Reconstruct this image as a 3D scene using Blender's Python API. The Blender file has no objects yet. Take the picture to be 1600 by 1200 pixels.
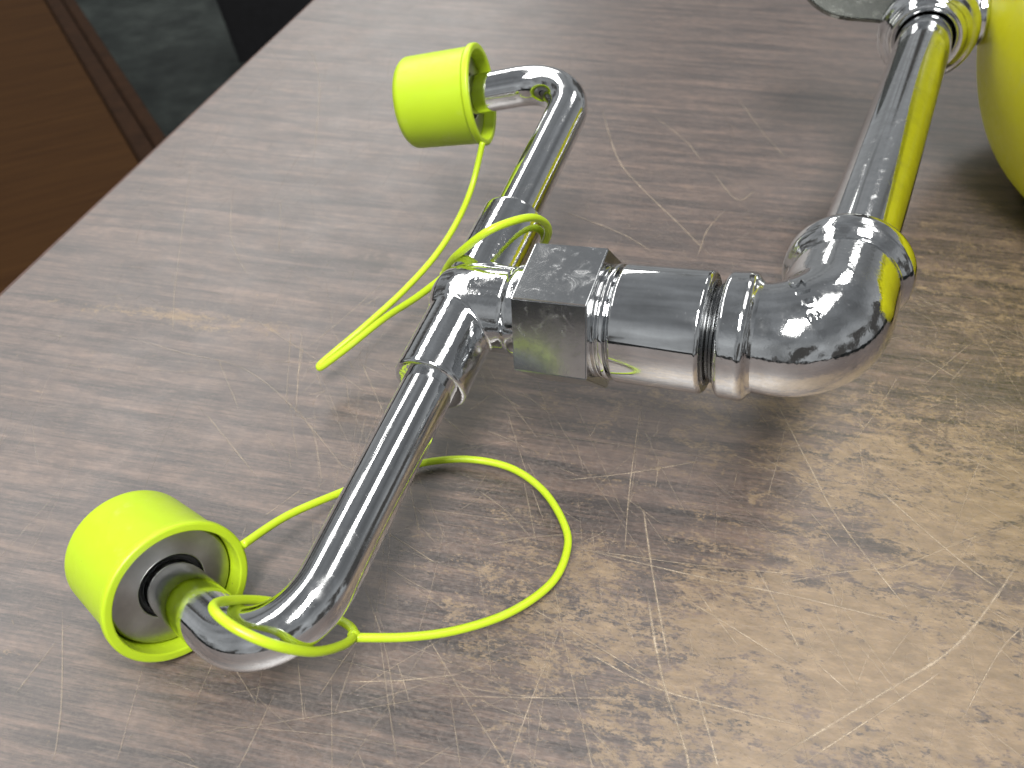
import bpy, bmesh, math, random
from mathutils import Vector, Matrix
random.seed(7)
D2R = math.radians
S = bpy.context.scene
COL = S.collection

# ------------------------------------------------------------------ camera
cam_d = bpy.data.cameras.new('camera')
cam = bpy.data.objects.new('camera', cam_d)
COL.objects.link(cam)
cam.location = (0, 0, 0.245)
cam.rotation_euler = (D2R(46), 0, 0)
cam_d.sensor_width = 36
cam_d.lens = 28.0
cam_d.clip_start = 0.01
cam_d.clip_end = 60
cam_d.dof.use_dof = True
cam_d.dof.focus_distance = 0.275
cam_d.dof.aperture_fstop = 15
S.camera = cam

# ------------------------------------------------------------------ world: dim indoor surroundings
W = bpy.data.worlds.new('World')
S.world = W
W.use_nodes = True
wn, wl = W.node_tree.nodes, W.node_tree.links
wn.clear()
wout = wn.new('ShaderNodeOutputWorld')
wbg = wn.new('ShaderNodeBackground')
wtc = wn.new('ShaderNodeTexCoord')
wx = wn.new('ShaderNodeSeparateXYZ'); wl.new(wtc.outputs['Generated'], wx.inputs[0])
def wnode(t, **kw):
    x = wn.new(t)
    for k, v in kw.items(): setattr(x, k, v)
    return x
# pale walls low down, grey ceiling above, some darker clutter standing against the walls all the way round
wramp = wn.new('ShaderNodeValToRGB')
cr = wramp.color_ramp
cr.elements[0].position = 0.30; cr.elements[0].color = (0.62, 0.64, 0.65, 1)
cr.elements[1].position = 0.62; cr.elements[1].color = (0.36, 0.375, 0.39, 1)
wl.new(wx.outputs['Z'], wramp.inputs['Fac'])
wnz = wnode('ShaderNodeTexNoise'); wnz.inputs['Scale'].default_value = 2.3; wnz.inputs['Detail'].default_value = 2
wl.new(wtc.outputs['Generated'], wnz.inputs['Vector'])
wmul = wnode('ShaderNodeMapRange'); wmul.inputs[1].default_value = 0.3; wmul.inputs[2].default_value = 0.7
wmul.inputs[3].default_value = 0.6; wmul.inputs[4].default_value = 1.4
wl.new(wnz.outputs['Fac'], wmul.inputs[0])
wsc = wnode('ShaderNodeVectorMath', operation='SCALE'); wl.new(wramp.outputs['Color'], wsc.inputs[0]); wl.new(wmul.outputs[0], wsc.inputs['Scale'])
wmap = wn.new('ShaderNodeMapping'); wmap.inputs['Scale'].default_value = (1, 1, 0.7)
wl.new(wtc.outputs['Generated'], wmap.inputs['Vector'])
wn2 = wnode('ShaderNodeTexNoise'); wn2.inputs['Scale'].default_value = 3.4; wn2.inputs['Detail'].default_value = 4
wl.new(wmap.outputs[0], wn2.inputs['Vector'])
wth = wnode('ShaderNodeMapRange'); wth.inputs[1].default_value = 0.52; wth.inputs[2].default_value = 0.60
wl.new(wn2.outputs['Fac'], wth.inputs[0])
wel = wnode('ShaderNodeMapRange'); wel.inputs[1].default_value = 0.45; wel.inputs[2].default_value = 0.40
wl.new(wx.outputs['Z'], wel.inputs[0])
wk = wnode('ShaderNodeMath', operation='MULTIPLY'); wl.new(wth.outputs[0], wk.inputs[0]); wl.new(wel.outputs[0], wk.inputs[1])
wmx = wnode('ShaderNodeMix', data_type='RGBA'); wl.new(wk.outputs[0], wmx.inputs[0]); wl.new(wsc.outputs[0], wmx.inputs[6])
wmx.inputs[7].default_value = (0.13, 0.125, 0.12, 1)
wl.new(wmx.outputs[2], wbg.inputs['Color'])
wbg.inputs['Strength'].default_value = 0.60
wl.new(wbg.outputs['Background'], wout.inputs['Surface'])

# ------------------------------------------------------------------ ceiling lamps of the workshop
def troffer(loc, sx, sy, power, rz=0.0, col=(1, 0.985, 0.95), aim=None):
    l = bpy.data.lights.new('ceiling_lamp', 'AREA')
    l.shape = 'RECTANGLE'; l.size = sx; l.size_y = sy; l.energy = power; l.color = col
    o = bpy.data.objects.new('ceiling_lamp', l)
    COL.objects.link(o)
    o.location = loc
    if aim is None:
        o.rotation_euler = (0, 0, rz)
    else:
        o.rotation_euler = (Vector(aim) - Vector(loc)).to_track_quat('-Z', 'Y').to_euler()
    return o
ROW = D2R(-20)          # two rows of ceiling lamps, 2.3 m apart
def row_lamp(lat, along, w, l, power):
    d = V3(math.sin(-ROW), math.cos(-ROW)); n = V3(math.cos(-ROW), -math.sin(-ROW))
    troffer((n[0] * lat + d[0] * along, n[1] * lat + d[1] * along, 2.2), w, l, power, ROW)
def V3(a, b): return (a, b)
row_lamp(0.15, -1.00, 0.60, 1.3, 140)
row_lamp(0.50, 0.75, 0.50, 1.2, 15)
row_lamp(0.50, 3.00, 0.50, 1.3, 18)
for al in (0.2, 2.0, 3.8, 5.6): row_lamp(-2.25, al, 0.85, 1.6, 38)

S.view_settings.view_transform = 'Standard'
S.view_settings.look = 'None'
S.view_settings.gamma = 1
S.view_settings.use_curve_mapping = False
S.view_settings.exposure = -0.16
S.cycles.use_denoising = True
S.cycles.max_bounces = 7
S.cycles.adaptive_threshold = 0.025
S.cycles.sample_clamp_indirect = 6

# ------------------------------------------------------------------ helpers
def V(*a): return Vector(a)
def mm(p): return Vector(p) * 0.001

def link(name, me, mat, parent=None, smooth=True):
    o = bpy.data.objects.new(name, me)
    COL.objects.link(o)
    if mat is not None: me.materials.append(mat)
    if smooth:
        for p in me.polygons: p.use_smooth = True
    if parent is not None:
        o.parent = parent
        o.matrix_parent_inverse = Matrix.Identity(4)
        o.location = -parent_world(parent)
    return o
def parent_world(p):
    v = Vector(p.location)
    while p.parent is not None:
        p = p.parent; v += Vector(p.location)
    return v
def from_bm(name, bm, mat, parent=None, smooth=True, sharp=None):
    me = bpy.data.meshes.new(name)
    bmesh.ops.recalc_face_normals(bm, faces=bm.faces)
    bm.to_mesh(me); bm.free()
    if smooth and sharp is not None:
        for p in me.polygons: p.use_smooth = True
        me.set_sharp_from_angle(angle=D2R(sharp))
    return link(name, me, mat, parent, smooth)
def thing(name, loc, label, cat, group=None):
    o = bpy.data.objects.new(name, None)
    COL.objects.link(o)
    o.location = loc; o.empty_display_size = 0.02
    o['label'] = label; o['category'] = cat
    if group: o['group'] = group
    return o

def frame(d, hint=None):
    d = Vector(d).normalized()
    h = Vector(hint) if hint is not None else (V(0, 0, 1) if abs(d.z) < 0.9 else V(1, 0, 0))
    a = (h - d * h.dot(d)).normalized()
    return d, a, d.cross(a)

def lathe(bm, o, d, prof, n=72, hint=None):
    """surface of revolution round the axis o + t d; prof = [(t, r)...] in metres"""
    d, a, b = frame(d, hint)
    rings = []
    for t, r in prof:
        c = o + d * t
        if r < 1e-7:
            rings.append([bm.verts.new(c)])
        else:
            rings.append([bm.verts.new(c + (a * math.cos(2 * math.pi * k / n) + b * math.sin(2 * math.pi * k / n)) * r) for k in range(n)])
    for r0, r1 in zip(rings, rings[1:]):
        if len(r0) == 1 and len(r1) == 1: continue
        for k in range(n):
            k2 = (k + 1) % n
            if len(r0) == 1: bm.faces.new((r0[0], r1[k2], r1[k]))
            elif len(r1) == 1: bm.faces.new((r0[k], r0[k2], r1[0]))
            else: bm.faces.new((r0[k], r0[k2], r1[k2], r1[k]))

def rounded(prof, rad=0.0008, seg=3):
    """rounds the inner corners of a profile"""
    out = [prof[0]]
    for i in range(1, len(prof) - 1):
        p0, p1, p2 = (Vector((*prof[j], 0)) for j in (i - 1, i, i + 1))
        l0, l1 = (p0 - p1).length, (p2 - p1).length
        r = min(rad, l0 * 0.45, l1 * 0.45)
        if l0 < 1e-7 or l1 < 1e-7: out.append(prof[i]); continue
        q0 = p1 + (p0 - p1) / l0 * r; q1 = p1 + (p2 - p1) / l1 * r
        for s in range(seg + 1):
            u = s / seg
            q = q0 * (1 - u) ** 2 + p1 * 2 * u * (1 - u) + q1 * u * u
            out.append((q.x, q.y))
    out.append(prof[-1])
    return out

def catmull(pts, sub=10, closed=False):
    P = [Vector(p) for p in pts]; n = len(P); out = []
    rng = range(n) if closed else range(n - 1)
    for i in rng:
        if closed: p0, p1, p2, p3 = P[(i - 1) % n], P[i], P[(i + 1) % n], P[(i + 2) % n]
        else: p0, p1, p2, p3 = P[max(i - 1, 0)], P[i], P[i + 1], P[min(i + 2, n - 1)]
        for s in range(sub):
            t = s / sub
            out.append(0.5 * ((2 * p1) + (p2 - p0) * t + (2 * p0 - 5 * p1 + 4 * p2 - p3) * t * t + (3 * p1 - p0 - 3 * p2 + p3) * t ** 3))
    if not closed: out.append(P[-1])
    return out

def sweep(bm, pts, rad, n=24, closed=False, caps=True):
    P = [Vector(p) for p in pts]; m = len(P)
    R = rad if callable(rad) else (lambda i, m: rad)
    def tan(i):
        if closed: return (P[(i + 1) % m] - P[(i - 1) % m]).normalized()
        return (P[min(i + 1, m - 1)] - P[max(i - 1, 0)]).normalized()
    t = tan(0); _, a, _b = frame(t)
    rings = []; frames = []
    for i in range(m):
        t2 = tan(i)
        a = (a - t2 * a.dot(t2)).normalized()
        frames.append((t2, a.copy()))
    if closed:      # take the residual twist out
        t2, a_end = frames[-1]; t0, a0 = frames[0]
        a_end = (a_end - t0 * a_end.dot(t0)).normalized()
        ang = math.atan2(t0.dot(a_end.cross(a0)), a_end.dot(a0))
    else: ang = 0
    for i, (t2, a) in enumerate(frames):
        q = Matrix.Rotation(ang * i / m, 3, t2) @ a
        b = t2.cross(q); r = R(i, m)
        rings.append([bm.verts.new(P[i] + (q * math.cos(2 * math.pi * k / n) + b * math.sin(2 * math.pi * k / n)) * r) for k in range(n)])
    pairs = list(zip(rings, rings[1:])) + ([(rings[-1], rings[0])] if closed else [])
    for r0, r1 in pairs:
        for k in range(n):
            k2 = (k + 1) % n
            bm.faces.new((r0[k], r0[k2], r1[k2], r1[k]))
    if caps and not closed:
        bm.faces.new(rings[0][::-1]); bm.faces.new(rings[-1])

def fillet_path(a, corner, b, R, seg=28):
    """straight - arc - straight through a corner"""
    u = (a - corner).normalized(); w = (b - corner).normalized()
    ang = u.angle(w); tl = R / math.tan(ang / 2)
    bis = (u + w).normalized(); cen = corner + bis * (R / math.sin(ang / 2))
    p0 = corner + u * tl; p1 = corner + w * tl
    x = (p0 - cen); y = (p1 - cen)
    tot = x.angle(y); ax = x.cross(y).normalized()
    arc = [cen + (Matrix.Rotation(tot * s / seg, 3, ax) @ x) for s in range(seg + 1)]
    return a, arc, b
def densify(p, q, n): return [p.lerp(q, k / n) for k in range(n)]

# ------------------------------------------------------------------ materials
def nodes(name):
    m = bpy.data.materials.new(name); m.use_nodes = True
    nt = m.node_tree; nt.nodes.clear()
    o = nt.nodes.new('ShaderNodeOutputMaterial')
    b = nt.nodes.new('ShaderNodeBsdfPrincipled')
    nt.links.new(b.outputs[0], o.inputs[0])
    return m, nt, b, o
class NT:
    def __init__(s, nt): s.nt = nt
    def n(s, t, **kw):
        x = s.nt.nodes.new(t)
        for k, v in kw.items(): setattr(x, k, v)
        return x
    def l(s, a, b): s.nt.links.new(a, b)
    def noise(s, vec, scale, detail=4, rough=0.55, dist=0.0):
        x = s.n('ShaderNodeTexNoise'); x.inputs['Scale'].default_value = scale
        x.inputs['Detail'].default_value = detail; x.inputs['Roughness'].default_value = rough
        x.inputs['Distortion'].default_value = dist
        s.l(vec, x.inputs['Vector']); return x.outputs['Fac']
    def mapping(s, vec, sc=(1, 1, 1), rot=(0, 0, 0), loc=(0, 0, 0)):
        x = s.n('ShaderNodeMapping'); x.inputs['Scale'].default_value = sc
        x.inputs['Rotation'].default_value = rot; x.inputs['Location'].default_value = loc
        s.l(vec, x.inputs['Vector']); return x.outputs[0]
    def ramp(s, fac, stops):
        x = s.n('ShaderNodeValToRGB'); c = x.color_ramp
        c.elements[0].position, c.elements[0].color = stops[0][0], (*stops[0][1], 1) if len(stops[0][1]) == 3 else stops[0][1]
        c.elements[1].position, c.elements[1].color = stops[-1][0], (*stops[-1][1], 1)
        for p, q in stops[1:-1]:
            e = c.elements.new(p); e.color = (*q, 1)
        s.l(fac, x.inputs[0]); return x.outputs[0]
    def rng(s, v, a, b, c=0.0, d=1.0, smooth=False):
        x = s.n('ShaderNodeMapRange'); x.clamp = True
        if smooth: x.interpolation_type = 'SMOOTHSTEP'
        s.l(v, x.inputs[0])
        for k, q in zip((1, 2, 3, 4), (a, b, c, d)): x.inputs[k].default_value = q
        return x.outputs[0]
    def math(s, op, a, b=None, clamp=False):
        x = s.n('ShaderNodeMath', operation=op, use_clamp=clamp)
        for i, q in enumerate((a, b)):
            if q is None: continue
            if isinstance(q, (int, float)): x.inputs[i].default_value = q
            else: s.l(q, x.inputs[i])
        return x.outputs[0]
    def mix(s, f, a, b, blend='MIX'):
        x = s.n('ShaderNodeMix', data_type='RGBA', blend_type=blend)
        for sock, q in ((x.inputs[0], f), (x.inputs[6], a), (x.inputs[7], b)):
            if isinstance(q, (int, float)): sock.default_value = q
            elif isinstance(q, tuple): sock.default_value = (*q, 1)
            else: s.l(q, sock)
        return x.outputs[2]
    def bump(s, h, strength, dist=0.001, normal=None):
        x = s.n('ShaderNodeBump'); x.inputs['Strength'].default_value = strength
        x.inputs['Distance'].default_value = dist
        s.l(h, x.inputs['Height'])
        if normal is not None: s.l(normal, x.inputs['Normal'])
        return x.outputs[0]
    def obj(s): return s.n('ShaderNodeTexCoord').outputs['Object']

def chrome(name, base=(0.76, 0.77, 0.78), rough=0.055, peel=0.0, peel_scale=900, smear=0.16, scuff=0.0):
    m, nt, b, o = nodes(name); N = NT(nt); vec = N.obj()
    b.inputs['Metallic'].default_value = 1
    n1 = N.noise(vec, 130, 3, 0.65); n2 = N.noise(vec, 900, 2, 0.6)
    sm = N.rng(n1, 0.52, 0.75)
    r = N.math('ADD', N.math('MULTIPLY', sm, smear), rough)
    r = N.math('ADD', r, N.math('MULTIPLY', N.rng(n2, 0.62, 0.74), smear * 0.8))
    colr = N.mix(N.rng(n1, 0.35, 0.8), base, tuple(c * 0.80 for c in base))
    if scuff > 0:
        s1 = N.noise(vec, 110, 5, 0.72, 1.2)
        mk = N.rng(s1, 0.55, 0.68)
        mk = N.math('MULTIPLY', mk, scuff)
        r = N.math('ADD', r, N.math('MULTIPLY', mk, 0.4))
        colr = N.mix(mk, colr, (0.80, 0.80, 0.81))
    N.l(colr, b.inputs['Base Color'])
    N.l(r, b.inputs['Roughness'])
    h = N.noise(vec, peel_scale, 2, 0.5)
    h2 = N.noise(vec, 60, 2, 0.5)
    nrm = N.bump(h2, 0.05, 0.0006)
    if peel > 0: nrm = N.bump(h, peel, 0.0002, nrm)
    N.l(nrm, b.inputs['Normal'])
    return m

M_TUBE = chrome('polished_chrome_tube', peel=0.05, peel_scale=1400)
M_CAST = chrome('plated_casting', rough=0.055, peel=0.20, peel_scale=800, smear=0.16)
M_TURN = chrome('turned_chrome', rough=0.045, smear=0.12)
M_HEX = chrome('milled_hex_metal', base=(0.62, 0.63, 0.64), rough=0.13, peel=0.03, smear=0.08, scuff=0.40)
M_PLATE = chrome('dull_plate_metal', base=(0.24, 0.25, 0.23), rough=0.22, smear=0.1)
M_GROOVE = chrome('dark_thread_metal', base=(0.14, 0.145, 0.15), rough=0.25)

def steel():
    m, nt, b, o = nodes('brushed_steel_disc'); N = NT(nt); vec = N.obj()
    b.inputs['Metallic'].default_value = 1
    n = N.noise(vec, 300, 5, 0.6)
    N.l(N.mix(n, (0.36, 0.35, 0.34), (0.52, 0.51, 0.50)), b.inputs['Base Color'])
    b.inputs['Roughness'].default_value = 0.33
    b.inputs['Anisotropic'].default_value = 0.7
    t = N.n('ShaderNodeTangent', direction_type='RADIAL', axis='Z')
    N.l(t.outputs[0], b.inputs['Tangent'])
    return m
M_STEEL = steel()

def plastic(name, c, rough=0.36, sss=0.12, bump=0.04):
    m, nt, b, o = nodes(name); N = NT(nt); vec = N.obj()
    n = N.noise(vec, 45, 4, 0.6)
    cc = N.mix(n, c, tuple(q * 0.88 for q in c))
    sp = N.noise(vec, 420, 2, 0.6); sp2 = N.noise(vec, 70, 4, 0.7)
    cc = N.mix(N.math('MULTIPLY', N.rng(sp, 0.72, 0.80), 0.5), cc, (0.10, 0.09, 0.02))
    cc = N.mix(N.math('MULTIPLY', N.rng(sp2, 0.60, 0.75), 0.22), cc, (0.55, 0.60, 0.25))
    N.l(cc, b.inputs['Base Color'])
    b.inputs['Subsurface Weight'].default_value = sss
    b.inputs['Subsurface Radius'].default_value = (1.0, 0.9, 0.15)
    b.inputs['Subsurface Scale'].default_value = 0.002
    n2 = N.noise(vec, 260, 5, 0.65)
    N.l(N.rng(n2, 0.3, 0.75, rough - 0.06, rough + 0.12), b.inputs['Roughness'])
    b.inputs['Specular IOR Level'].default_value = 0.45
    N.l(N.bump(N.noise(vec, 700, 3, 0.5), bump, 0.0003), b.inputs['Normal'])
    return m
M_CAP = plastic('soft_yellow_vinyl', (0.42, 0.58, 0.018), 0.38)
M_CORD = plastic('yellow_cord_vinyl', (0.44, 0.60, 0.018), 0.36)
M_BOWL = plastic('yellow_bowl_plastic', (0.74, 0.73, 0.010), 0.34, 0.15)

def simple(name, c, rough=0.6, n_scale=60, var=0.25, spec=0.5):
    m, nt, b, o = nodes(name); N = NT(nt); vec = N.obj()
    n = N.noise(vec, n_scale, 5, 0.6)
    N.l(N.mix(N.rng(n, 0.3, 0.7), tuple(q * (1 - var) for q in c), tuple(q * (1 + var) for q in c)), b.inputs['Base Color'])
    b.inputs['Roughness'].default_value = rough
    b.inputs['Specular IOR Level'].default_value = spec
    return m
M_BLACK = simple('black_gap', (0.008, 0.008, 0.008), 0.7)

# table laminate: wood-print grain along local x, rubbed through to tan in places
def table_mat():
    m, nt, b, o = nodes('worn_woodgrain_laminate'); N = NT(nt); vec = N.obj()
    # grain
    g1 = N.noise(N.mapping(vec, (2.2, 26, 1)), 5.0, 4, 0.62, 0.6)
    g2 = N.noise(N.mapping(vec, (5, 140, 1), loc=(3, 1, 0)), 5.0, 3, 0.65)
    g3 = N.noise(N.mapping(vec, (30, 420, 1), loc=(1, 7, 0)), 5.0, 1, 0.6)
    gr = N.math('ADD', N.math('MULTIPLY', g1, 0.50), N.math('MULTIPLY', g2, 0.32))
    gr = N.math('ADD', gr, N.math('MULTIPLY', g3, 0.18))
    wood = N.ramp(gr, [(0.40, (0.014, 0.010, 0.010)), (0.47, (0.046, 0.032, 0.028)), (0.53, (0.086, 0.058, 0.047)), (0.62, (0.140, 0.093, 0.072))])
    # wear: big region (lower right of the place), broken up by streaky noise
    sx = N.n('ShaderNodeSeparateXYZ'); N.l(vec, sx.inputs[0])
    def blob(cx, cy, rx, ry, rot=0.0):
        q = N.mapping(vec, (1, 1, 0), loc=(-cx, -cy, 0))
        q = N.mapping(q, (1 / rx, 1 / ry, 0), rot=(0, 0, rot))
        ln = N.n('ShaderNodeVectorMath', operation='LENGTH'); N.l(q, ln.inputs[0])
        return N.rng(ln.outputs['Value'], 1.0, 0.0, 0.0, 1.0, True)
    BL = BLOBS
    acc = None
    for bl in BL:
        v = N.math('MULTIPLY', blob(*bl[:4]), bl[4])
        acc = v if acc is None else N.math('MAXIMUM', acc, v)
    w1 = N.noise(N.mapping(vec, (14, 26, 1)), 4.0, 4, 0.68, 0.8)
    w2 = N.noise(N.mapping(vec, (70, 150, 1), loc=(5, 2, 0)), 4.0, 3, 0.7)
    w3 = N.noise(N.mapping(vec, (190, 330, 1)), 4.0, 3, 0.72)
    wn_ = N.math('ADD', N.math('ADD', N.math('MULTIPLY', w1, 0.40), N.math('MULTIPLY', w2, 0.28)), N.math('MULTIPLY', w3, 0.32))
    thr = N.math('ADD', wn_, N.math('MULTIPLY', acc, 0.30))
    wear = N.rng(thr, 0.575, 0.655, 0, 1, True)
    tanv = N.noise(N.mapping(vec, (20, 60, 1)), 5.0, 3, 0.65)
    tan = N.ramp(tanv, [(0.3, (0.128, 0.086, 0.045)), (0.5, (0.178, 0.121, 0.066)), (0.7, (0.25, 0.175, 0.100))])
    tan = N.mix(N.math('MULTIPLY', N.rng(w3, 0.5, 0.68), 0.4), tan, (0.10, 0.066, 0.05))
    colr = N.mix(N.math('MULTIPLY', wear, 0.92), wood, tan)
    mot = N.noise(N.mapping(vec, (1, 1.6, 1)), 520, 3, 0.7)
    mot2 = N.noise(N.mapping(vec, (1, 1.5, 1)), 130, 3, 0.65)
    colr = N.mix(N.math('MULTIPLY', N.rng(mot, 0.42, 0.66), 0.24), colr, (0.20, 0.165, 0.145))
    colr = N.mix(N.math('MULTIPLY', N.math('MULTIPLY', N.rng(mot2, 0.58, 0.38), 0.45), N.math('SUBTRACT', 1.0, wear)), colr, (0.035, 0.027, 0.027))
    # old grey-brown stain left of the tee
    stq = N.noise(vec, 160, 3, 0.6, 0.5)
    st = N.math('MULTIPLY', blob(STAIN[0], STAIN[1], 0.024, 0.016), N.rng(stq, 0.30, 0.55))
    colr = N.mix(N.math('MULTIPLY', N.rng(st, 0.25, 0.45), 0.55), colr, (0.030, 0.026, 0.023))
    # dull grime spots
    gsp = N.noise(vec, 95, 3, 0.5)
    colr = N.mix(N.math('MULTIPLY', N.rng(gsp, 0.70, 0.78), 0.45), colr, (0.03, 0.026, 0.022))
    N.l(colr, b.inputs['Base Color'])
    rn = N.noise(vec, 40, 3, 0.6)
    ro = N.math('ADD', N.math('ADD', N.rng(rn, 0.3, 0.7, 0.36, 0.46), N.rng(mot, 0.35, 0.65, 0.0, 0.12)), N.math('MULTIPLY', wear, 0.10))
    N.l(ro, b.inputs['Roughness'])
    b.inputs['Specular IOR Level'].default_value = 0.9
    b.inputs['Coat Weight'].default_value = 0.55
    b.inputs['Coat Roughness'].default_value = 0.42
    hh = N.noise(N.mapping(vec, (120, 300, 1)), 4.0, 2, 0.65)
    N.l(N.bump(hh, 0.18, 0.0004), b.inputs['Normal'])
    return m

# ------------------------------------------------------------------ the table (local x along the grain, local y along the edge)
EDGE_P = mm((-256.7, 318.4, 0)); EDGE_A = math.radians(-10.82)
def to_table(p):          # world -> table local
    q = Vector(p) - EDGE_P
    c, s = math.cos(-EDGE_A), math.sin(-EDGE_A)
    return Vector((q.x * c - q.y * s, q.x * s + q.y * c, q.z))
BLOBS = []
for (wx, wy, rx, ry, k) in ((0.120, 0.120, 0.16, 0.09, 0.69), (0.17, 0.19, 0.14, 0.10, 0.56), (0.03, 0.140, 0.11, 0.07, 0.42),
                            (0.30, 0.30, 0.20, 0.16, 0.42), (0.09, 0.25, 0.16, 0.11, 0.32), (-0.16, 0.30, 0.10, 0.012, 0.36), (0.06, 0.09, 0.12, 0.05, 0.46)):
    q = to_table((wx, wy, 0)); BLOBS.append((q.x, q.y, rx, ry, k))
STAIN = to_table((-0.0707, 0.3456, 0))
M_TABLE = table_mat()
M_EDGE = simple('dark_edge_band', (0.055, 0.022, 0.014), 0.45, 90, 0.3)

table = thing('table', EDGE_P, 'worn dark wood-grain table top with tan rubbed patches and scratches', 'table')
table.rotation_euler = (0, 0, EDGE_A)
def tpart(name, bm, mat, smooth=False):
    me = bpy.data.meshes.new(name); bmesh.ops.recalc_face_normals(bm, faces=bm.faces); bm.to_mesh(me); bm.free()
    o = link(name, me, mat, None, smooth); o.parent = table; return o
bm = bmesh.new()
x0, x1, y0, y1 = 0.0, 0.95, -0.75, 1.15
bmesh.ops.create_cube(bm, size=1)
for v in bm.verts:
    v.co = Vector((x0 + (v.co.x + .5) * (x1 - x0), y0 + (v.co.y + .5) * (y1 - y0), -0.028 + (v.co.z + .5) * 0.028))
bmesh.ops.bevel(bm, geom=[e for e in bm.edges if all(v.co.z > -0.001 for v in e.verts)], offset=0.0012, segments=2, affect='EDGES')
tpart('table_top', bm, M_TABLE)
bm = bmesh.new()
bmesh.ops.create_cube(bm, size=1)
for v in bm.verts:
    v.co = Vector((-0.0016 + (v.co.x + .5) * 0.0018 - 0.0004, y0 + (v.co.y + .5) * (y1 - y0), -0.0275 + (v.co.z + .5) * 0.0262))
tpart('edge_band', bm, M_EDGE)

# scratches: thin rubbed lines of bare tan board, a hair above the laminate
def scratch_mat():
    m, nt, b, o = nodes('scratched_board'); N = NT(nt)
    tc = N.n('ShaderNodeTexCoord'); vec = tc.outputs['Object']
    at = N.n('ShaderNodeAttribute', attribute_name='fade').outputs['Fac']
    n = N.noise(vec, 900, 4, 0.7); n2 = N.noise(vec, 170, 4, 0.6)
    a = N.math('MULTIPLY', at, N.rng(n, 0.28, 0.58, 0.25, 1.3))
    a = N.math('MULTIPLY', a, N.rng(n2, 0.25, 0.60, 0.25, 1.0), True)
    N.l(N.ramp(N.noise(vec, 60, 3), [(0.3, (0.30, 0.24, 0.175)), (0.7, (0.48, 0.39, 0.29))]), b.inputs['Base Color'])
    b.inputs['Roughness'].default_value = 0.5
    b.inputs['Specular IOR Level'].default_value = 0.8
    tr = N.n('ShaderNodeBsdfTransparent'); mx = N.n('ShaderNodeMixShader')
    N.l(a, mx.inputs[0]); N.l(tr.outputs[0], mx.inputs[1]); N.l(b.outputs[0], mx.inputs[2]); N.l(mx.outputs[0], o.inputs[0])
    return m
SCR = []
def scratch(pts, w, k=1.0):
    SCR.append(([to_table(p) for p in pts], w, k))
SCRATCH_LIST = [       # the long gouges one can make out, table coordinates in mm and half width
    ([(72,90), (115,112), (149,131), (185,164)], 0.60),
    ([(50,185), (50,153), (51,121)], 0.50),
    ([(47,151), (48,120), (52,96), (52,89)], 0.60),
    ([(58,116), (60,100), (61,89)], 0.50),
    ([(19,169), (64,156), (100,147), (140,135)], 0.35),
    ([(17,132), (43,116), (68,108), (92,102)], 0.40),
    ([(114,246), (119,206), (122,184), (129,161), (136,141)], 0.45),
    ([(141,198), (153,176), (164,158), (170,151)], 0.50),
    ([(99,123), (107,113)], 0.35),
    ([(20,199), (48,203), (76,209)], 0.30),
    ([(62,527), (66,459), (76,424), (93,383), (105,352)], 0.50),
    ([(96,517), (112,481), (118,455)], 0.35),
    ([(123,439), (131,408), (144,419)], 0.35),
    ([(159,547), (165,494), (172,455)], 0.30),
    ([(-161,638), (-140,569), (-123,447)], 0.45),
    ([(-166,424), (-154,370), (-135,332)], 0.30),
    ([(-198,447), (-181,370), (-169,318)], 0.30),
    ([(-135,410), (-124,352)], 0.30),
    ([(-181,286), (-154,275), (-122,264), (-93,238), (-60,196)], 0.35),
    ([(-174,335), (-161,289)], 0.30),
    ([(-105,289), (-97,238)], 0.30),
    ([(-124,298), (-91,271), (-61,246)], 0.30),
    ([(-135,271), (-117,238)], 0.30),
    ([(-131,236), (-101,201)], 0.30),
    ([(-13,194), (-2,184), (7,172)], 0.35),
    ([(-12,168), (7,172), (28,174)], 0.30),
    ([(4,203), (9,169)], 0.35),
    ([(55,238), (46,196), (41,166)], 0.30),
    ([(58,148), (75,135), (91,122)], 0.30),
    ([(29,396), (47,383), (63,370), (75,355)], 0.40),
    ([(83,90), (120,110), (138,120)], 0.35),
    ([(-47,216), (-40,196), (-33,169)], 0.30),
    ([(138,104), (160,127), (172,136)], 0.35),
    ([(-70,271), (-54,234)], 0.30),
    ([(-157,112), (-151,131)], 0.30),
    ([(-154,143), (-141,110), (-136,92)], 0.35),
    ([(-54,156), (-42,129), (-36,106)], 0.30),
    ([(-55,106), (-51,129)], 0.30),
    ([(-21,120), (-8,110), (8,104)], 0.30),
    ([(87,161), (94,131), (94,129)], 0.35),
    ([(121,396), (108,376), (99,352)], 0.30),
]
for pts, w in SCRATCH_LIST:
    scratch([(x / 1000, y / 1000, 0) for x, y in pts], w * 0.0011, 0.75 if pts[0][0] > 10 else 0.42)
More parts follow.
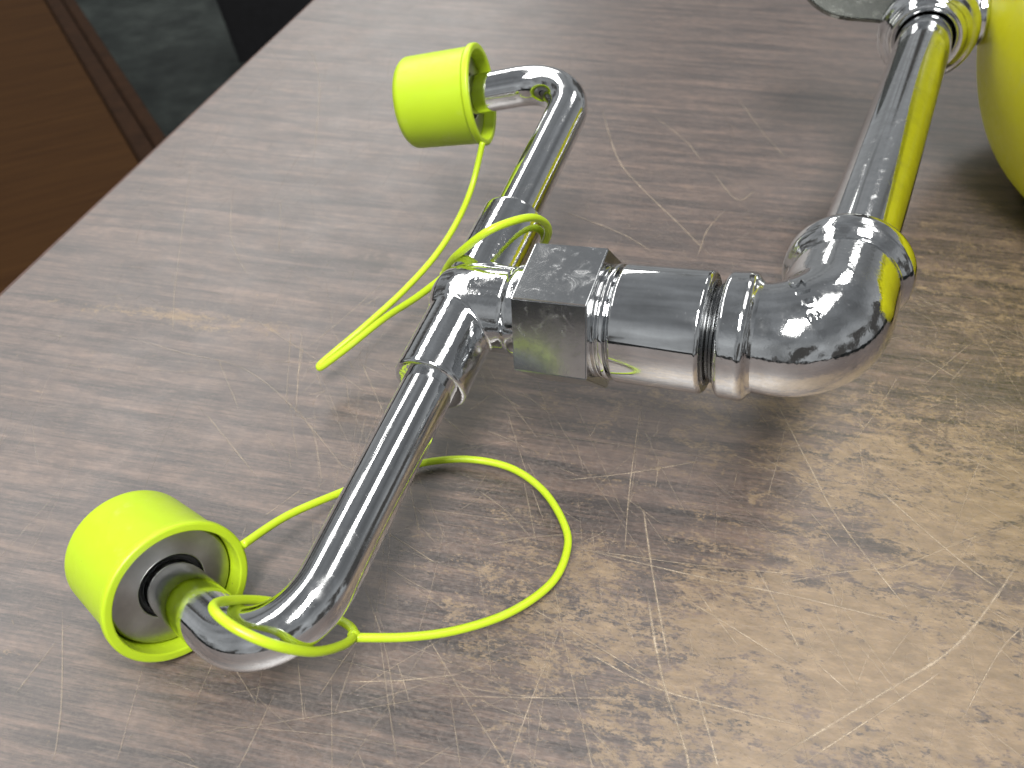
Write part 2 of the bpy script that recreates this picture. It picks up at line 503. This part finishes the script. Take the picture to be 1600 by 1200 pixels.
def build_scratches():
    verts, faces, fade = [], [], []
    for i, (pts, w, k) in enumerate(SCR):
        P = catmull(pts, 8)
        z = 0.00006 + (i % 37) * 0.0000035
        base = len(verts); m = len(P)
        for j, p in enumerate(P):
            t = (P[min(j + 1, m - 1)] - P[max(j - 1, 0)]); t.z = 0
            if t.length < 1e-9: t = Vector((1, 0, 0))
            t.normalize(); nrm = Vector((-t.y, t.x, 0))
            u = j / (m - 1); tap = min(1, u * 5 + .15, (1 - u) * 5 + .15)
            ww = w * (0.55 + 0.45 * tap) * (0.8 + 0.4 * random.random())
            for s, f in ((-1, 0), (0, 1), (1, 0)):
                verts.append((p.x + nrm.x * ww * s, p.y + nrm.y * ww * s, z)); fade.append(f * tap * k)
        for j in range(m - 1):
            for s in (0, 1):
                q = base + j * 3 + s
                faces.append((q, q + 1, q + 4, q + 3))
    me = bpy.data.meshes.new('scratches'); me.from_pydata(verts, [], faces)
    at = me.attributes.new('fade', 'FLOAT', 'POINT'); at.data.foreach_set('value', fade)
    o = link('scratches', me, scratch_mat(), None, False); o.parent = table; o['kind'] = 'stuff'
rs = random.Random(21)
def rnd_scratch(cx, cy, ang, ln, w, k, bend=0.02):
    d = V(math.sin(ang), math.cos(ang), 0); nrm = V(d.y, -d.x, 0); c = V(cx, cy, 0)
    b = rs.uniform(-bend, bend) * ln
    scratch([c - d * ln / 2, c + nrm * b + nrm * rs.uniform(-.01, .01) * ln, c + d * ln / 2], w, k)
for _ in range(420):        # right and near: dense
    rnd_scratch(rs.uniform(-0.10, 0.26), rs.uniform(0.07, 0.32), rs.gauss(-0.35, 0.5) if rs.random() < .55 else rs.uniform(-1.6, 1.6), rs.choice((.012, .02, .03, .05, .09)) * rs.uniform(.6, 1.4), rs.uniform(.00012, .00034), rs.uniform(.2, .7))
for _ in range(260):        # left and far: finer
    rnd_scratch(rs.uniform(-0.22, 0.20), rs.uniform(0.10, 0.62), rs.gauss(0.12, 0.25) if rs.random() < .55 else rs.uniform(-1.6, 1.6), rs.choice((.01, .02, .04, .06)) * rs.uniform(.6, 1.4), rs.uniform(.00012, .00028), rs.uniform(.12, .42))
for _ in range(420):        # fine nicks
    rnd_scratch(rs.uniform(-0.22, 0.26), rs.uniform(0.07, 0.45), rs.uniform(-1.6, 1.6), rs.uniform(.002, .012), rs.uniform(.00012, .0003), rs.uniform(.12, .5), .12)

# ------------------------------------------------------------------ eyewash pipework (all one rigid thing)
T = mm((-15.2, 229.5, 63.1))
B = V(0.342, 0.922, 0.181).normalized()
A = V(0.913, -0.371, 0.169); A = (A - B * A.dot(B)).normalized()
C1 = mm((-63.5, 99.3, 37.6)); C2 = mm((34.3, 365.2, 91.8))
H1 = V(-0.732, 0.631, -0.256).normalized(); H2 = V(-0.963, 0.180, -0.200).normalized()
K1 = mm((-104.2, 134.5, 23.8)); K2 = mm((-14.0, 371.7, 79.2))
E_ = T + A * 0.1215
C = V(0.447, 0.894, 0.014).normalized()
RT = 0.0091

fit = thing('eyewash_pipework', T * 1.0, 'chrome plated eyewash pipework with tee, hex union, elbow and supply pipe', 'pipe fitting')

def axis_part(name, o, d, prof, mat, parent=fit, n=72, rad=0.0008, sharp=35):
    bm = bmesh.new(); lathe(bm, o, d, rounded(prof, rad), n)
    return from_bm(name, bm, mat, parent, True, sharp)

# arms
def arm(corner, H, K, R, lab):
    a, arc, b = fillet_path(T, corner, K + H * 0.014, R)
    pts = densify(a, arc[0], 14) + arc[:-1] + densify(arc[-1], b, 6) + [b]
    bm = bmesh.new(); sweep(bm, pts, RT, 40)
    o = from_bm('arm_tube', bm, M_TUBE, fit)
    o['label'] = lab
    return o
arm1 = arm(C1, H1, K1, 0.0225, 'near chrome arm tube bending to the left')
arm2 = arm(C2, H2, K2, 0.026, 'far chrome arm tube bending to the left')

def spray_head(K, H, armo):
    # steel disc sitting inside the cap, with a bore round the tube
    o = K + H * 0.0055
    q = H.to_track_quat('Z', 'Y')
    bm = bmesh.new()
    lathe(bm, V(0, 0, 0), V(0, 0, 1), rounded([(0.0065, 0.0089), (0.0065, 0.0106), (0.0002, 0.0106), (0, 0.0110), (0, 0.0192), (0.0008, 0.0198), (0.026, 0.0198), (0.026, 0.0)], 0.0003), 72)
    me = bpy.data.meshes.new('spray_head'); bmesh.ops.recalc_face_normals(bm, faces=bm.faces); bm.to_mesh(me); bm.free()
    for p in me.polygons: p.use_smooth = True
    me.set_sharp_from_angle(angle=D2R(35))
    h = bpy.data.objects.new('spray_head', me); COL.objects.link(h); me.materials.append(M_STEEL)
    h.parent = fit; h.location = o - T; h.rotation_mode = 'QUATERNION'; h.rotation_quaternion = q
    bm = bmesh.new()
    lathe(bm, V(0, 0, 0), V(0, 0, 1), [(0.0022, 0.0087), (0.0016, 0.0096), (0.0022, 0.0105)], 48)  # black ring added in the bore, painting the shade of the gap round the tube
    me = bpy.data.meshes.new('gap_shade_ring'); bmesh.ops.recalc_face_normals(bm, faces=bm.faces); bm.to_mesh(me); bm.free(); me.materials.append(M_BLACK)
    s = bpy.data.objects.new('gap_shade_ring', me); COL.objects.link(s); s.parent = h
spray_head(K1, H1, arm1); spray_head(K2, H2, arm2)

# tee: run with collars, branch towards the hex
def tee():
    # one casting: the run and the branch fused, the joint blended
    bm = bmesh.new()
    R0 = 0.0132
    lathe(bm, T, B, rounded([(-0.038, 0.0), (-0.038, R0 - .0008), (-0.0372, R0), (0.0462, R0), (0.047, R0 - .0008), (0.047, 0.0)], 0.0004), 96)
    prof = [(-0.0142, 0.0), (-0.0139, 0.0045), (-0.0123, 0.0095), (-0.0090, 0.0130), (-0.003, 0.0150), (0.004, 0.0157), (0.0188, 0.0157), (0.0202, 0.0168), (0.0255, 0.0170), (0.0263, 0.0162), (0.0263, 0.0)]
    lathe(bm, T, A, rounded(prof, 0.0012), 96)
    o = from_bm('tee', bm, M_CAST, fit)
    r = o.modifiers.new('fuse', 'REMESH'); r.mode = 'VOXEL'; r.voxel_size = 0.00042; r.use_smooth_shade = True
    m = o.modifiers.new('blend', 'SMOOTH'); m.factor = 0.5; m.iterations = 14

tee()

# hex union nut
def hexnut():
    view = (V(0, 0, 0.245) - (T + A * 0.03)).normalized()
    side = (view - A * view.dot(A)).normalized()
    up = A.cross(side);  up = up if up.z > 0 else -up
    ang0 = D2R(9)
    x = (side * math.cos(ang0) + up * math.sin(ang0)); y = A.cross(x)
    Rc = 0.0254
    bm = bmesh.new()
    rings = []
    for t in (0.0264, 0.0524):
        rings.append([bm.verts.new(T + A * t + (x * math.cos(k * math.pi / 3) + y * math.sin(k * math.pi / 3)) * Rc) for k in range(6)])
    for k in range(6):
        bm.faces.new((rings[0][k], rings[0][(k + 1) % 6], rings[1][(k + 1) % 6], rings[1][k]))
    bm.faces.new(rings[0][::-1]); bm.faces.new(rings[1])
    bmesh.ops.recalc_face_normals(bm, faces=bm.faces)
    bmesh.ops.bevel(bm, geom=list(bm.edges), offset=0.00045, segments=2, affect='EDGES')
    o = from_bm('hex_nut', bm, M_HEX, fit, False)
hexnut()
axis_part('union_ring', T, A, [(0.0522, 0.012), (0.0522, 0.0192), (0.0538, 0.0194), (0.0540, 0.0180), (0.0548, 0.0180), (0.0550, 0.0198), (0.0566, 0.0198), (0.0568, 0.0176), (0.0590, 0.0176)], M_TURN, rad=0.0003)
axis_part('union_sleeve', T, A, [(0.0576, 0.013), (0.0576, 0.0192), (0.0586, 0.0203), (0.0860, 0.0203), (0.0872, 0.0194), (0.0872, 0.0174), (0.0878, 0.0168)], M_TURN, rad=0.0004)
axis_part('threaded_nipple', T, A, [(0.0865, 0.0172), (0.0880, 0.0172), (0.0882, 0.0152), (0.0892, 0.0152), (0.0894, 0.0162), (0.0904, 0.0162), (0.0906, 0.0150), (0.0940, 0.0150)], M_GROOVE, rad=0.0002)

# street elbow
def elbow():
    Rb = 0.0185
    ang = (-A).angle(C)
    a, arc, b = fillet_path(T + A * 0.096, E_, E_ + C * 0.040, Rb, 36)
    pts = densify(a, arc[0], 6) + arc[:-1] + densify(arc[-1], b, 6) + [b]
    n = len(pts)
    def rad(i, m):
        u = i / (m - 1)
        return 0.0172 + 0.0012 * math.sin(math.pi * min(max(u, 0), 1)) + 0.0008 * u
    bm = bmesh.new(); sweep(bm, pts, rad, 64, caps=False)
    o = from_bm('elbow', bm, M_CAST, fit)
    bm = bmesh.new()
    lathe(bm, T, A, rounded([(0.0910, 0.0130), (0.0910, 0.0190), (0.0922, 0.0205), (0.0984, 0.0208), (0.1000, 0.0202), (0.1010, 0.0186), (0.1026, 0.0174), (0.1040, 0.0168)], 0.0016, 5), 80)
    from_bm('bead', bm, M_CAST, o, True, 60)
    bm = bmesh.new()
    lathe(bm, E_, C, rounded([(0.0330, 0.0178), (0.0348, 0.0188), (0.0372, 0.0210), (0.0425, 0.0213), (0.0462, 0.0200), (0.0475, 0.0165), (0.0476, 0.0130)], 0.0022, 6), 80)
    from_bm('bead', bm, M_CAST, o, True, 60)
    return o
ELB = elbow()

# raised casting marks on the elbow's upper side
def marks():
    cu = bpy.data.curves.new('marks_text', 'FONT'); cu.body = '2108'; cu.size = 1.0; cu.extrude = 0.0
    to = bpy.data.objects.new('marks_text', cu); COL.objects.link(to)
    dg = bpy.context.evaluated_depsgraph_get(); dg.update()
    me0 = bpy.data.meshes.new_from_object(to.evaluated_get(dg))
    COL.objects.unlink(to); bpy.data.objects.remove(to)
    bm = bmesh.new(); bm.from_mesh(me0); bpy.data.meshes.remove(me0)
    bmesh.ops.subdivide_edges(bm, edges=[e for e in bm.edges if e.calc_length() > 0.15], cuts=2)
    xs = [v.co.x for v in bm.verts]; ys = [v.co.y for v in bm.verts]
    w = max(xs) - min(xs); cx = (max(xs) + min(xs)) / 2; cy = (max(ys) + min(ys)) / 2
    hgt = 0.0042 / (max(ys) - min(ys))
    # torus centre line of the elbow
    Rb = 0.0185
    u = (-A).normalized(); wv = C.normalized(); an = u.angle(wv)
    cen = E_ + (u + wv).normalized() * (Rb / math.sin(an / 2))
    ax = (E_ - cen).cross(C).normalized()
    if ax.z < 0: ax = -ax
    mid = (E_ - cen).normalized()
    rot = Matrix.Rotation
    ret = bmesh.ops.extrude_face_region(bm, geom=list(bm.faces))
    top = {g for g in ret['geom'] if isinstance(g, bmesh.types.BMVert)}
    r0 = 0.0187
    for v in bm.verts:
        s = (v.co.x - cx) / w * 0.018; q = (v.co.y - cy) * hgt
        # s runs across the tube (angle phi round the tube), q runs along the bend
        phi = D2R(78) - s / r0                   # from the outer side (0) up to the top (90)
        th = (q / (Rb + r0 * math.cos(phi))) * -1.0 - D2R(14)
        rr = r0 + (0.0007 if v in top else -0.0004)
        dirn = rot(th, 3, ax) @ mid
        v.co = cen + dirn * (Rb + rr * math.cos(phi)) + ax * (rr * math.sin(phi))
    bmesh.ops.recalc_face_normals(bm, faces=bm.faces)
    from_bm('cast_marks', bm, M_CAST, ELB, False)
marks()

# supply pipe and the far fitting
bm = bmesh.new()
sweep(bm, densify(E_ + C * 0.030, E_ + C * 0.285, 12) + [E_ + C * 0.285], 0.0132, 56)
from_bm('supply_pipe', bm, M_TUBE, fit)
F0 = E_ + C * 0.262
axis_part('valve_collar', F0, C, [(0.004, 0.0133), (0.000, 0.0140), (-0.001, 0.0170), (0.001, 0.0186), (0.0045, 0.0192), (0.0062, 0.0205), (0.0075, 0.0238), (0.0135, 0.0246), (0.0185, 0.0236), (0.0205, 0.0200), (0.030, 0.0185), (0.046, 0.0190), (0.060, 0.0150), (0.062, 0.0)], M_CAST, rad=0.0014)
BR = V(0.93, -0.30, 0.18).normalized()
axis_part('valve_branch', F0 + C * 0.034, BR, [(0.0, 0.0), (0.0, 0.0130), (0.018, 0.0130), (0.0195, 0.0155), (0.025, 0.0155), (0.0265, 0.0140), (0.0265, 0.0)], M_CAST, rad=0.0014)
# flag handle: rounded plate on the valve
def handle():
    c = F0 + C * 0.040 + V(-0.022, 0.018, 0.011)
    nrm = V(0.05, -0.42, 0.90).normalized()
    x = V(-1, 0.06, 0.0); x = (x - nrm * x.dot(nrm)).normalized(); y = nrm.cross(x)
    L, Wd, th = 0.050, 0.030, 0.0013
    out = []
    r = 0.024
    for (sx, sy) in ((1, 1), (-1, 1), (-1, -1), (1, -1)):
        a0 = math.atan2(sy, sx)
        for k in range(9):
            a = a0 - math.pi / 4 + k / 8 * math.pi / 2
            out.append((sx * (L - r) + math.cos(a) * r, sy * (Wd - r) + math.sin(a) * r))
    bm = bmesh.new()
    lo = [bm.verts.new(c + x * p + y * q - nrm * th) for p, q in out]
    hi = [bm.verts.new(c + x * p + y * q + nrm * th) for p, q in out]
    bm.faces.new(lo[::-1]); bm.faces.new(hi)
    for k in range(len(out)):
        bm.faces.new((lo[k], lo[(k + 1) % len(out)], hi[(k + 1) % len(out)], hi[k]))
    bmesh.ops.recalc_face_normals(bm, faces=bm.faces)
    bmesh.ops.bevel(bm, geom=[e for e in bm.edges if e.calc_face_angle(0) > 1.2], offset=0.0004, segments=2, affect='EDGES')
    o = from_bm('flag_handle', bm, M_PLATE, fit, False)
    o['label'] = 'flat rounded metal flag handle of the valve'
handle()

# ------------------------------------------------------------------ yellow dust caps with tethers
def dust_cap(K, H, cord, ring, label):
    root = thing('dust_cap', K * 1.0, label, 'dust cap', 'yellow dust caps of the eyewash heads')
    bm = bmesh.new()
    prof = [(0.0352, 0.0), (0.0352, 0.0182), (0.0340, 0.0196), (0.0030, 0.0205), (0.0004, 0.0205), (0.0, 0.0209), (0.0, 0.0229), (0.0006, 0.0235), (0.0028, 0.0235), (0.0034, 0.0229), (0.0040, 0.0222), (0.0362, 0.0214), (0.0392, 0.0186), (0.0394, 0.0)]
    lathe(bm, K, H, rounded(prof, 0.0016, 4), 96)
    c = from_bm('cap_body', bm, M_CAP, root, True, 60)
    bm = bmesh.new()
    sweep(bm, catmull([mm(p) for p in cord], 12), 0.00145, 16)
    t = from_bm('tether', bm, M_CORD, root)
    bm = bmesh.new()
    sweep(bm, catmull([mm(p) for p in ring], 10, True), 0.00145, 16, closed=True)
    j = mm(ring[0])
    bmesh.ops.create_icosphere(bm, subdivisions=3, radius=0.0021, matrix=Matrix.Translation(j))
    from_bm('tether_loop', bm, M_CORD, root)
    return root
NEAR_CORD = [(-89.0,152.3,24.0), (-79.2,170.3,16.0), (-62.6,187.8,8.0), (-49.9,198.6,4.0), (-33.6,205.9,3.0), (-16.5,206.9,3.5), (0.0,201.8,4.0), (12.2,189.6,5.0), (19.2,174.2,5.0), (19.6,163.1,5.0), (13.7,149.7,5.5), (0.0,138.1,6.5), (-16.6,130.2,9.0), (-32.5,125.9,12.0), (-48.6,123.5,16.0)]
NEAR_RING = [(-49.3,124.2,16.0), (-50.7,117.0,23.5), (-55.8,108.8,35.3), (-63.4,104.7,46.8), (-72.1,106.4,51.5), (-79.1,110.9,51.8), (-82.2,115.9,48.3), (-81.4,122.0,40.3), (-76.2,128.9,28.7), (-68.1,132.8,18.3), (-57.4,131.5,14.0), (-51.5,128.1,14.9)]
FAR_CORD = [(-14.0,354.1,63.7), (-19.2,343.6,46.6), (-25.6,323.2,39.8), (-35.3,304.2,33.1), (-48.9,286.5,26.3), (-64.7,269.4,20.1), (-76.5,258.9,15.1), (-81.9,253.1,13.3), (-82.8,251.2,12.8), (-80.9,250.6,13.6), (-69.5,254.8,20.9), (-53.9,260.1,32.0), (-38.9,256.7,45.8), (-26.8,256.1,56.8)]
FAR_RING = [(-26.5,255.7,57.7), (-23.2,248.5,69.0), (-18.1,241.5,79.0), (-9.0,238.5,88.9), (0.0,243.7,90.0), (7.5,252.4,86.1), (12.4,260.6,78.7), (14.3,265.9,71.2), (13.2,271.2,62.3), (9.5,278.3,49.5), (-1.4,282.1,39.1), (-15.2,278.2,37.9), (-24.0,268.5,45.1)]
dust_cap(K1, H1, NEAR_CORD, NEAR_RING, 'near yellow dust cap showing its steel disc, tether looped round the bent tube')
dust_cap(K2, H2, FAR_CORD, FAR_RING, 'far yellow dust cap seen from its side, tether looped round the tee')

# ------------------------------------------------------------------ yellow bowl at the right
def bowl():
    c = mm((401.5, 396, 0)); R = 0.162; Hh = 0.142; r0 = 0.0865
    root = thing('bowl', c, 'large glossy yellow plastic bowl cut off by the right edge', 'bowl')
    prof = [(0.0, 0.0), (0.0, r0)]
    for k in range(1, 25):
        a = k / 24 * math.pi / 2
        prof.append((Hh * (1 - math.cos(a)) ** 0.9, r0 + (R - r0) * math.sin(a) ** 0.85))
    prof += [(Hh + 0.004, R + 0.003), (Hh + 0.008, R + 0.0035), (Hh + 0.010, R), (Hh + 0.008, R - 0.003)]
    for k in range(24, -1, -1):
        a = k / 24 * math.pi / 2
        prof.append((0.004 + Hh * (1 - math.cos(a)) ** 0.9, r0 - 0.003 + (R - r0 - 0.001) * math.sin(a) ** 0.85))
    prof.append((0.004, 0.0))
    bm = bmesh.new(); lathe(bm, c + V(0, 0, 0.0005), V(0, 0, 1), prof, 128)
    from_bm('bowl_shell', bm, M_BOWL, root, True, 50)
bowl()

build_scratches()

# ------------------------------------------------------------------ below and beyond the table
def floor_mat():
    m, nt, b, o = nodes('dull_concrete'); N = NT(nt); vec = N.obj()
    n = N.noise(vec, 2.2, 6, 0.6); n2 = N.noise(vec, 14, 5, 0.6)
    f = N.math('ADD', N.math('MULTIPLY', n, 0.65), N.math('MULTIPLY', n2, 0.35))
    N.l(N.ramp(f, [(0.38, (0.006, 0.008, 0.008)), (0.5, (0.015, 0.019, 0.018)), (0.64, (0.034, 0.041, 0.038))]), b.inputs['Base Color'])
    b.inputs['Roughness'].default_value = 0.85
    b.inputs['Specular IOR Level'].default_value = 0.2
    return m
bm = bmesh.new()
bmesh.ops.create_grid(bm, x_segments=8, y_segments=8, size=12)
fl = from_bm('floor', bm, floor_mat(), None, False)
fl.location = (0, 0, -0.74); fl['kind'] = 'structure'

def wood_panel_mat():
    m, nt, b, o = nodes('brown_wood_panel'); N = NT(nt); vec = N.obj()
    n = N.noise(N.mapping(vec, (2, 30, 30)), 3, 6, 0.6, 0.5)
    N.l(N.ramp(n, [(0.3, (0.024, 0.0098, 0.0024)), (0.7, (0.038, 0.0165, 0.0042))]), b.inputs['Base Color'])
    b.inputs['Roughness'].default_value = 0.9
    b.inputs['Specular IOR Level'].default_value = 0.1
    return m
M_WOOD = wood_panel_mat(); M_TRIM = simple('dark_wood_trim', (0.020, 0.009, 0.004), 0.9, 40, 0.25, 0.1)

def box(bm, lo, hi, bev=0.002):
    r = bmesh.ops.create_cube(bm, size=1)
    for v in r['verts']:
        v.co = Vector([lo[i] + (v.co[i] + .5) * (hi[i] - lo[i]) for i in range(3)])
    es = list({e for v in r['verts'] for e in v.link_edges})
    if bev: bmesh.ops.bevel(bm, geom=es, offset=bev, segments=2, affect='EDGES')
def cabinet():
    root = thing('wooden_cabinet', (-0.705, 1.43, -0.74), 'low brown wooden cabinet with trimmed edge beyond the table, out of focus', 'cabinet')
    root.rotation_euler = (0, 0, D2R(32))
    def part(name, lo, hi, mat, bev=0.003):
        bm = bmesh.new(); box(bm, lo, hi, bev)
        me = bpy.data.meshes.new(name); bmesh.ops.recalc_face_normals(bm, faces=bm.faces); bm.to_mesh(me); bm.free(); me.materials.append(mat)
        o = bpy.data.objects.new(name, me); COL.objects.link(o); o.parent = root; return o
    part('carcass', (-0.9, -1.2, 0.0), (-0.012, 1.0, 0.372), M_TRIM)
    part('top_board', (-0.9, -1.2, 0.373), (-0.056, 1.0, 0.391), M_WOOD)
    part('edge_trim', (-0.054, -1.2, 0.373), (-0.026, 1.0, 0.394), M_TRIM)
    part('edge_trim', (-0.023, -1.2, 0.360), (0.0, 1.0, 0.392), M_TRIM)
cabinet()

# dark shapes on the floor
def storage_bin():
    root = thing('storage_bin', (-0.55, 2.55, -0.74), 'black bin standing on the dark floor beyond the table edge', 'bin')
    bm = bmesh.new(); box(bm, (-0.30, -0.25, 0.0), (0.30, 0.25, 0.46), 0.03)
    for v in bm.verts:
        if v.co.z < 0.2: v.co.x *= 0.86; v.co.y *= 0.86
    me = bpy.data.meshes.new('bin_body'); bm.to_mesh(me); bm.free(); me.materials.append(simple('black_plastic', (0.010, 0.010, 0.012), 0.6))
    o = bpy.data.objects.new('bin_body', me); COL.objects.link(o); o.parent = root
    bm = bmesh.new(); box(bm, (-0.32, -0.27, 0.462), (0.32, 0.27, 0.49), 0.01)
    me = bpy.data.meshes.new('bin_lid'); bm.to_mesh(me); bm.free(); me.materials.append(simple('black_lid', (0.012, 0.012, 0.013), 0.5))
    o = bpy.data.objects.new('bin_lid', me); COL.objects.link(o); o.parent = root
storage_bin()
